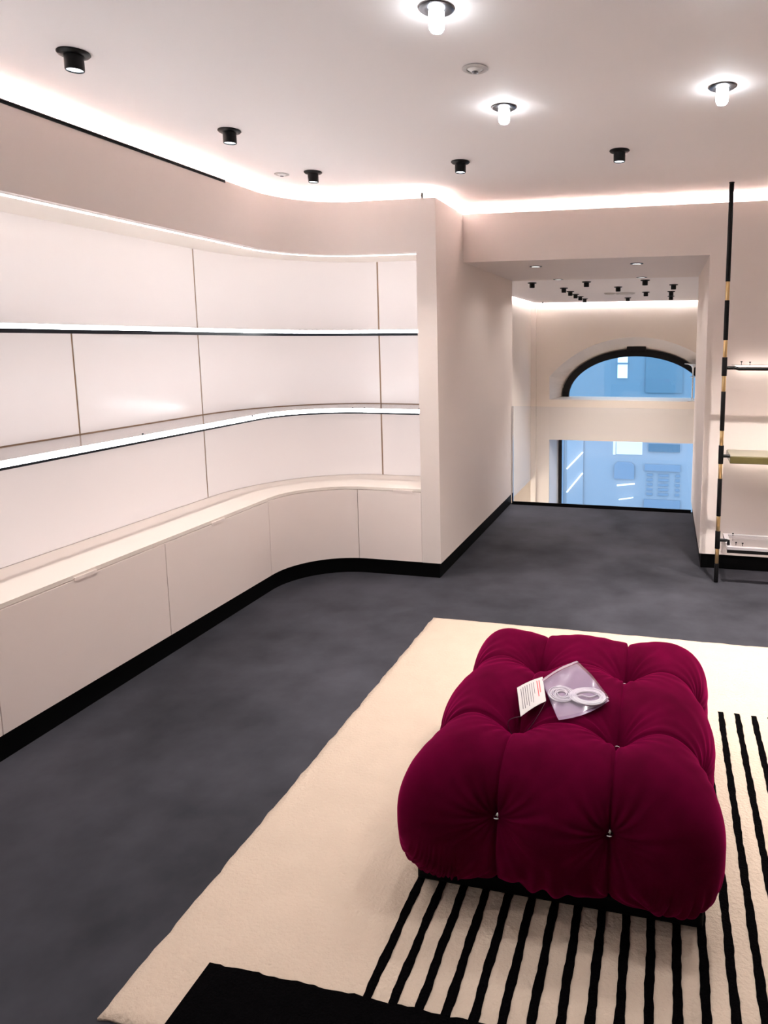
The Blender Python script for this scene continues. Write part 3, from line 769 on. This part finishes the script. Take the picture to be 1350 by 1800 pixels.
# ================================================================== ottoman
OX, OY, OZ = -0.268, 2.205, 0.250
HX, HY, HZ, RR = 0.452, 0.540, 0.200, 0.188
BX, BY = 0.156, 0.200
RT0, RT = RT, RT + 0.003
ott = empty('ottoman', (OX, OY, RT), 'crimson velvet tufted square ottoman standing on the striped rug', 'ottoman')
BTN_TOP = [(sx * BX, sy * BY, HZ) for sx in (-1, 1) for sy in (-1, 1)]
BTN_SIDE = [(sx * BX, sy * HY, 0.045) for sx in (-1, 1) for sy in (-1, 1)] + [(sx * HX, sy * BY, 0.045) for sx in (-1, 1) for sy in (-1, 1)]
def ottoman_points(q):
    """q: Nx3 points on the box surface -> displaced positions"""
    h = np.array([HX, HY, HZ]); inner = np.clip(q, -(h - RR), h - RR)
    d = q - inner; L = np.linalg.norm(d, axis=1, keepdims=True); nrm = d / np.maximum(L, 1e-9)
    hh = (np.abs(d[:, 0]) ** 4 + np.abs(d[:, 1]) ** 4) ** 0.25
    ee = np.where(d[:, 2] < 0, 2.5, 2.0)
    tot = (hh ** ee + np.abs(d[:, 2]) ** ee) ** (1 / ee)
    p = inner + d / np.maximum(tot, 1e-9)[:, None] * RR
    disp = np.zeros(len(q))
    sx = np.abs(np.abs(p[:, 0]) - BX); sy = np.abs(np.abs(p[:, 1]) - BY)
    side = np.clip((p[:, 2] - 0.02) / (HZ - 0.02), 0, 1)
    gx = np.exp(-sx / 0.045); gy = np.exp(-sy / 0.045)
    low = np.clip((p[:, 2] + HZ) / 0.12, 0, 1)
    disp -= 0.007 * (gx + gy) * (0.35 + 0.65 * low)
    disp -= 0.010 * (np.exp(-sx / 0.006) + np.exp(-sy / 0.006))
    disp += 0.004 * (np.sign(BX - np.abs(p[:, 0])) * np.exp(-sx / 0.022) + np.sign(BY - np.abs(p[:, 1])) * np.exp(-sy / 0.022))
    # broad pillow bulge of every pad
    disp += 0.010 * (1 - np.exp(-(sx / 0.10) ** 2)) * (1 - np.exp(-(sy / 0.10) ** 2))
    for i, b in enumerate(BTN_TOP + BTN_SIDE):
        top = i < 4
        v = p - np.array(b); r = np.linalg.norm(v * (1, 1, 1 if top else 0.6), axis=1)
        A, w = (0.092, 0.064) if top else (0.055, 0.060)
        disp -= A * np.exp(-(r / w) ** 1.15)
        if top: ang = np.arctan2(v[:, 1], v[:, 0])
        elif i < 8: ang = np.arctan2(v[:, 2], v[:, 0])
        else: ang = np.arctan2(v[:, 2], v[:, 1])
        wr = np.sin(ang * 13 + 2.2 * np.sin(ang * 3 + i * 1.7) + i) + 0.6 * np.sin(ang * 23 + i * 2.3 + 1.5 * np.sin(ang * 2))
        disp += 0.0050 * wr * np.exp(-r / 0.08) * (1 - np.exp(-(r / 0.03) ** 2))
    # gathers pulled towards the base
    t = np.clip((-0.02 - p[:, 2]) / 0.15, 0, 1)
    s = p[:, 0] * np.abs(nrm[:, 1]) + p[:, 1] * np.abs(nrm[:, 0]) + 0.7 * (p[:, 0] + p[:, 1]) * np.abs(nrm[:, 0] * nrm[:, 1])
    disp += 0.0055 * t * (np.sin(s * 95 + 2.0 * np.sin(s * 17)) + 0.6 * np.sin(s * 160 + 1.0))
    disp += 0.0025 * np.sin(p[:, 0] * 21 + p[:, 1] * 13 + 1) * np.sin(p[:, 1] * 17 - p[:, 2] * 19)
    disp *= np.where(p[:, 2] < -HZ + 0.01, 0.3, 1.0)
    return p + nrm * disp[:, None], nrm
def build_ottoman():
    N = 220; V = []; Fc = []
    h = np.array([HX, HY, HZ])
    for ax in range(3):
        for s in (-1, 1):
            u = np.linspace(-1, 1, N + 1)
            if ax == 2: A, B = np.meshgrid(u * HX, u * HY, indexing='ij'); Q = np.stack([A, B, np.full_like(A, s * HZ)], -1); M = N
            elif ax == 1: A, B = np.meshgrid(u * HX, np.linspace(-1, 1, 101) * HZ, indexing='ij'); Q = np.stack([A, np.full_like(A, s * HY), B], -1)
            else: A, B = np.meshgrid(u * HY, np.linspace(-1, 1, 101) * HZ, indexing='ij'); Q = np.stack([np.full_like(A, s * HX), A, B], -1)
            n0, n1 = Q.shape[:2]; base = len(V)
            P, _ = ottoman_points(Q.reshape(-1, 3))
            V += [tuple(p) for p in P]
            for i in range(n0 - 1):
                for j in range(n1 - 1):
                    a = base + i * n1 + j; Fc.append((a, a + n1, a + n1 + 1, a + 1))
    me = bpy.data.meshes.new('cushion'); me.from_pydata(V, [], Fc)
    bm = bmesh.new(); bm.from_mesh(me); bmesh.ops.remove_doubles(bm, verts=bm.verts, dist=0.0004); bmesh.ops.recalc_face_normals(bm, faces=bm.faces)
    bm.to_mesh(me)
    for v in bm.verts: v.co += Vector((OX, OY, OZ))
    tree = BVHTree.FromBMesh(bm); bm.free()
    o = link('cushion', me, 'velvet', ott, True); o.location = (0, 0, OZ - RT)
    return tree
OTREE = build_ottoman()
def otop(x, y):
    hit = OTREE.ray_cast(Vector((x, y, 1.2)), Vector((0, 0, -1)))
    return hit[0].z if hit[0] else 0.4
bs = MB().box((-0.410, -0.445, 0.0), (0.410, 0.475, 0.050)).build('base', 'black_base', ott, bevel=0.008)
for i, b in enumerate(BTN_TOP + BTN_SIDE):
    P, nm_ = ottoman_points(np.array([b])); c = Vector(P[0]) + Vector((0, 0, OZ - RT)); nn_ = Vector(nm_[0])
    q = nn_.to_track_quat('Z', 'Y').to_matrix()
    hz = 0.036 if i < 4 else 0.017
    m = MB().lathe([(0.0, 0.008), (0.006, 0.007), (0.0095, 0.002), (0.009, -0.004)], n=16, cap=False)
    m.tube([(0.010 * math.cos(t), 0.0, hz + 0.010 * math.sin(t)) for t in [2 * math.pi * k / 16 for k in range(16)]], 0.0022, 7, closed=True)
    if i < 4: m.tube([(0, 0, 0.006), (0.001, 0, hz - 0.009)], 0.0028, 8)
    m.v = [tuple(q @ Vector(v) + c) for v in m.v]
    m.build('hook_button', 'chrome', ott, smooth=True)

# ---- things lying on the ottoman
def drape(x, y, rad=0.028):
    z = max(otop(x + rad * dx, y + rad * dy) for dx in (-1, -0.5, 0, 0.5, 1) for dy in (-1, -0.5, 0, 0.5, 1))
    return z
def patch(c4, n, lift, bow=0.0, rad=0.035):
    (A, B, C, D) = [Vector((p[0], p[1])) for p in c4]; vs = []; fs = []
    for i in range(n + 1):
        for j in range(n + 1):
            u, v = i / n, j / n
            p = A * (1 - u) * (1 - v) + B * u * (1 - v) + C * u * v + D * (1 - u) * v
            out = (C + D - A - B).normalized() * bow * math.sin(math.pi * u) * v
            p = p + out
            vs.append((p.x, p.y, drape(p.x, p.y, rad) + lift + 0.0015 * math.sin(u * 9 + v * 5) * math.sin(v * 7)))
    for i in range(n):
        for j in range(n):
            a = i * (n + 1) + j; fs.append((a, a + n + 1, a + n + 2, a + 1))
    return vs, fs
bagc = ((-0.379, 2.188), (-0.282, 2.368), (-0.146, 2.118), (-0.290, 1.985))
zb = otop(-0.27, 2.16)
bag = empty('plastic_bag', (-0.27, 2.16, zb), 'clear lilac plastic pouch lying on the crimson ottoman', 'bag')
vs, fs = patch(bagc, 16, 0.002, 0.015); under(mesh('back_sheet', vs, fs, 'bag_film', None, True), bag)
vs, fs = patch(bagc, 16, 0.0125, 0.015); under(mesh('front_sheet', vs, fs, 'bag_clear', None, True), bag)
def between(a, b, t): return (a[0] + (b[0] - a[0]) * t, a[1] + (b[1] - a[1]) * t)
A, B, C_, D = bagc
vs, fs = patch((A, B, between(B, C_, 0.06), between(A, D, 0.06)), 10, 0.0135); under(mesh('zip_strip', vs, fs, 'bag_seal', None, True), bag)
# coiled cord inside
def coil(cx, cy, r0, r1, turns, ex, ph, z0):
    pts = []; N = int(turns * 36)
    for k in range(N + 1):
        t = k / N; a = ph + t * turns * 2 * math.pi; r = r0 + (r1 - r0) * t + 0.0012 * math.sin(a * 2.7)
        x, y = cx + r * math.cos(a), cy + r * ex * math.sin(a)
        pts.append((x, y, z0 + 0.0012 * math.sin(a * 0.5 + t * 20)))
    return pts
zc1 = max(drape(-0.297, 2.13), drape(-0.22, 2.12))
cord = empty('coiled_cord', (-0.25, 2.125, zc1), 'coiled white cord inside the plastic pouch', 'cord')
under(MB().tube(coil(-0.300, 2.116, 0.012, 0.046, 7, 1.15, 0.3, drape(-0.304, 2.118) + 0.0065), 0.0020, 6).build('coil', 'white_cord', smooth=True), cord)
def loops(cx, cy, n, seed):
    r_ = random.Random(seed); pts = []; z0 = drape(cx, cy) + 0.0068
    per = 30; prm = [(cx + r_.uniform(-0.008, 0.008), cy + r_.uniform(-0.008, 0.008), r_.uniform(0.040, 0.058), r_.uniform(0.72, 1.0), r_.uniform(-0.5, 0.5)) for _ in range(n + 1)]
    for k in range(n * per + 1):
        i, t = divmod(k, per); t /= per; A_, B_ = prm[i], prm[min(i + 1, n)]
        x0, y0, ra, ex, ph = [A_[q] * (1 - t) + B_[q] * t for q in range(5)]
        a = 2 * math.pi * k / per; u_, w_ = ra * math.cos(a), ra * ex * math.sin(a)
        pts.append((x0 + u_ * math.cos(ph) - w_ * math.sin(ph), y0 + u_ * math.sin(ph) + w_ * math.cos(ph), z0 + 0.0016 * math.sin(k * 0.11)))
    return pts
under(MB().tube(loops(-0.216, 2.116, 20, 5), 0.0027, 6).build('coil', 'white_cord', smooth=True), cord)
under(MB().tube([(-0.262 + 0.075 * t, 2.090 + 0.045 * t + 0.012 * math.sin(t * 6), drape(-0.23, 2.11) + 0.0085) for t in [k / 20 for k in range(21)]], 0.0023, 6).build('cord_end', 'white_cord', smooth=True), cord)
# care tag with a thread
tg = [(-0.454, 2.139), (-0.379, 2.205), (-0.343, 2.065), (-0.412, 1.995)]
tz = [drape(x, y, 0.03) for x, y in tg]
tz = [max(z, max(tz) - 0.020) + 0.004 for z in tz]; tz[1] += 0.012; tz[2] += 0.012
T = [Vector((x, y, z)) for (x, y), z in zip(tg, tz)]
def tp(u, v, l=0.0):
    p = T[0] * (1 - u) * (1 - v) + T[1] * u * (1 - v) + T[2] * u * v + T[3] * (1 - u) * v
    return p + Vector((0, 0, l + 0.004 * math.sin(math.pi * u)))
tagr = empty('care_tag', (-0.40, 2.10, min(tz)), 'white printed paper care tag beside the plastic pouch', 'tag')
vs = [tuple(tp(i / 10, j / 10)) for i in range(11) for j in range(11)] + [tuple(tp(i / 10, j / 10, -0.0008)) for i in range(11) for j in range(11)]
fs = []
for i in range(10):
    for j in range(10):
        a = i * 11 + j; fs.append((a, a + 11, a + 12, a + 1)); fs.append((121 + a, 121 + a + 1, 121 + a + 12, 121 + a + 11))
under(mesh('card', vs, fs, 'paper', None, True, fix=False), tagr)
def line_on_tag(u0, u1, v0, v1, mat):
    vs = []; k = 6
    for i in range(k + 1):
        v = v0 + (v1 - v0) * i / k
        vs += [tuple(tp(u0, v, 0.0006)), tuple(tp(u1, v, 0.0006))]
    fs = [(2 * i, 2 * i + 1, 2 * i + 3, 2 * i + 2) for i in range(k)]
    return under(mesh('text_line', vs, fs, mat, None, fix=False), tagr)
for u, v0, v1, mt, wd in ((0.84, 0.10, 0.60, 'print_red', 0.035), (0.76, 0.10, 0.72, 'print_red', 0.035), (0.62, 0.10, 0.55, 'print_black', 0.018), (0.54, 0.10, 0.85, 'print_black', 0.018),
                          (0.46, 0.10, 0.78, 'print_black', 0.018), (0.37, 0.10, 0.88, 'print_black', 0.022), (0.29, 0.10, 0.80, 'print_black', 0.022), (0.21, 0.10, 0.86, 'print_black', 0.022), (0.13, 0.12, 0.84, 'print_black', 0.022)):
    line_on_tag(u - wd / 2, u + wd / 2, v0, v1, mt)
hole = tp(0.06, 0.5)
bt, _ = ottoman_points(np.array([BTN_TOP[0]])); bt = Vector(bt[0]) + Vector((OX, OY, OZ + 0.014))
pts = []
for k in range(25):
    t = k / 24; p = Vector(T[3]) * (1 - t) + bt * t
    pts.append(p + Vector((-0.035 * math.sin(math.pi * t), -0.004 * math.sin(math.pi * t), 0.02 * math.sin(math.pi * t))))
under(MB().tube(pts, 0.0011, 6).build('thread', 'thread', smooth=True), tagr)
pts = []
for k in range(25):
    t = k / 24; p = Vector(T[2]) * (1 - t) + bt * t
    pts.append(p + Vector((0.01 * math.sin(math.pi * t), -0.02 * math.sin(math.pi * t), 0.012 * math.sin(math.pi * t))))
under(MB().tube(pts, 0.0011, 6).build('thread', 'thread', smooth=True), tagr)
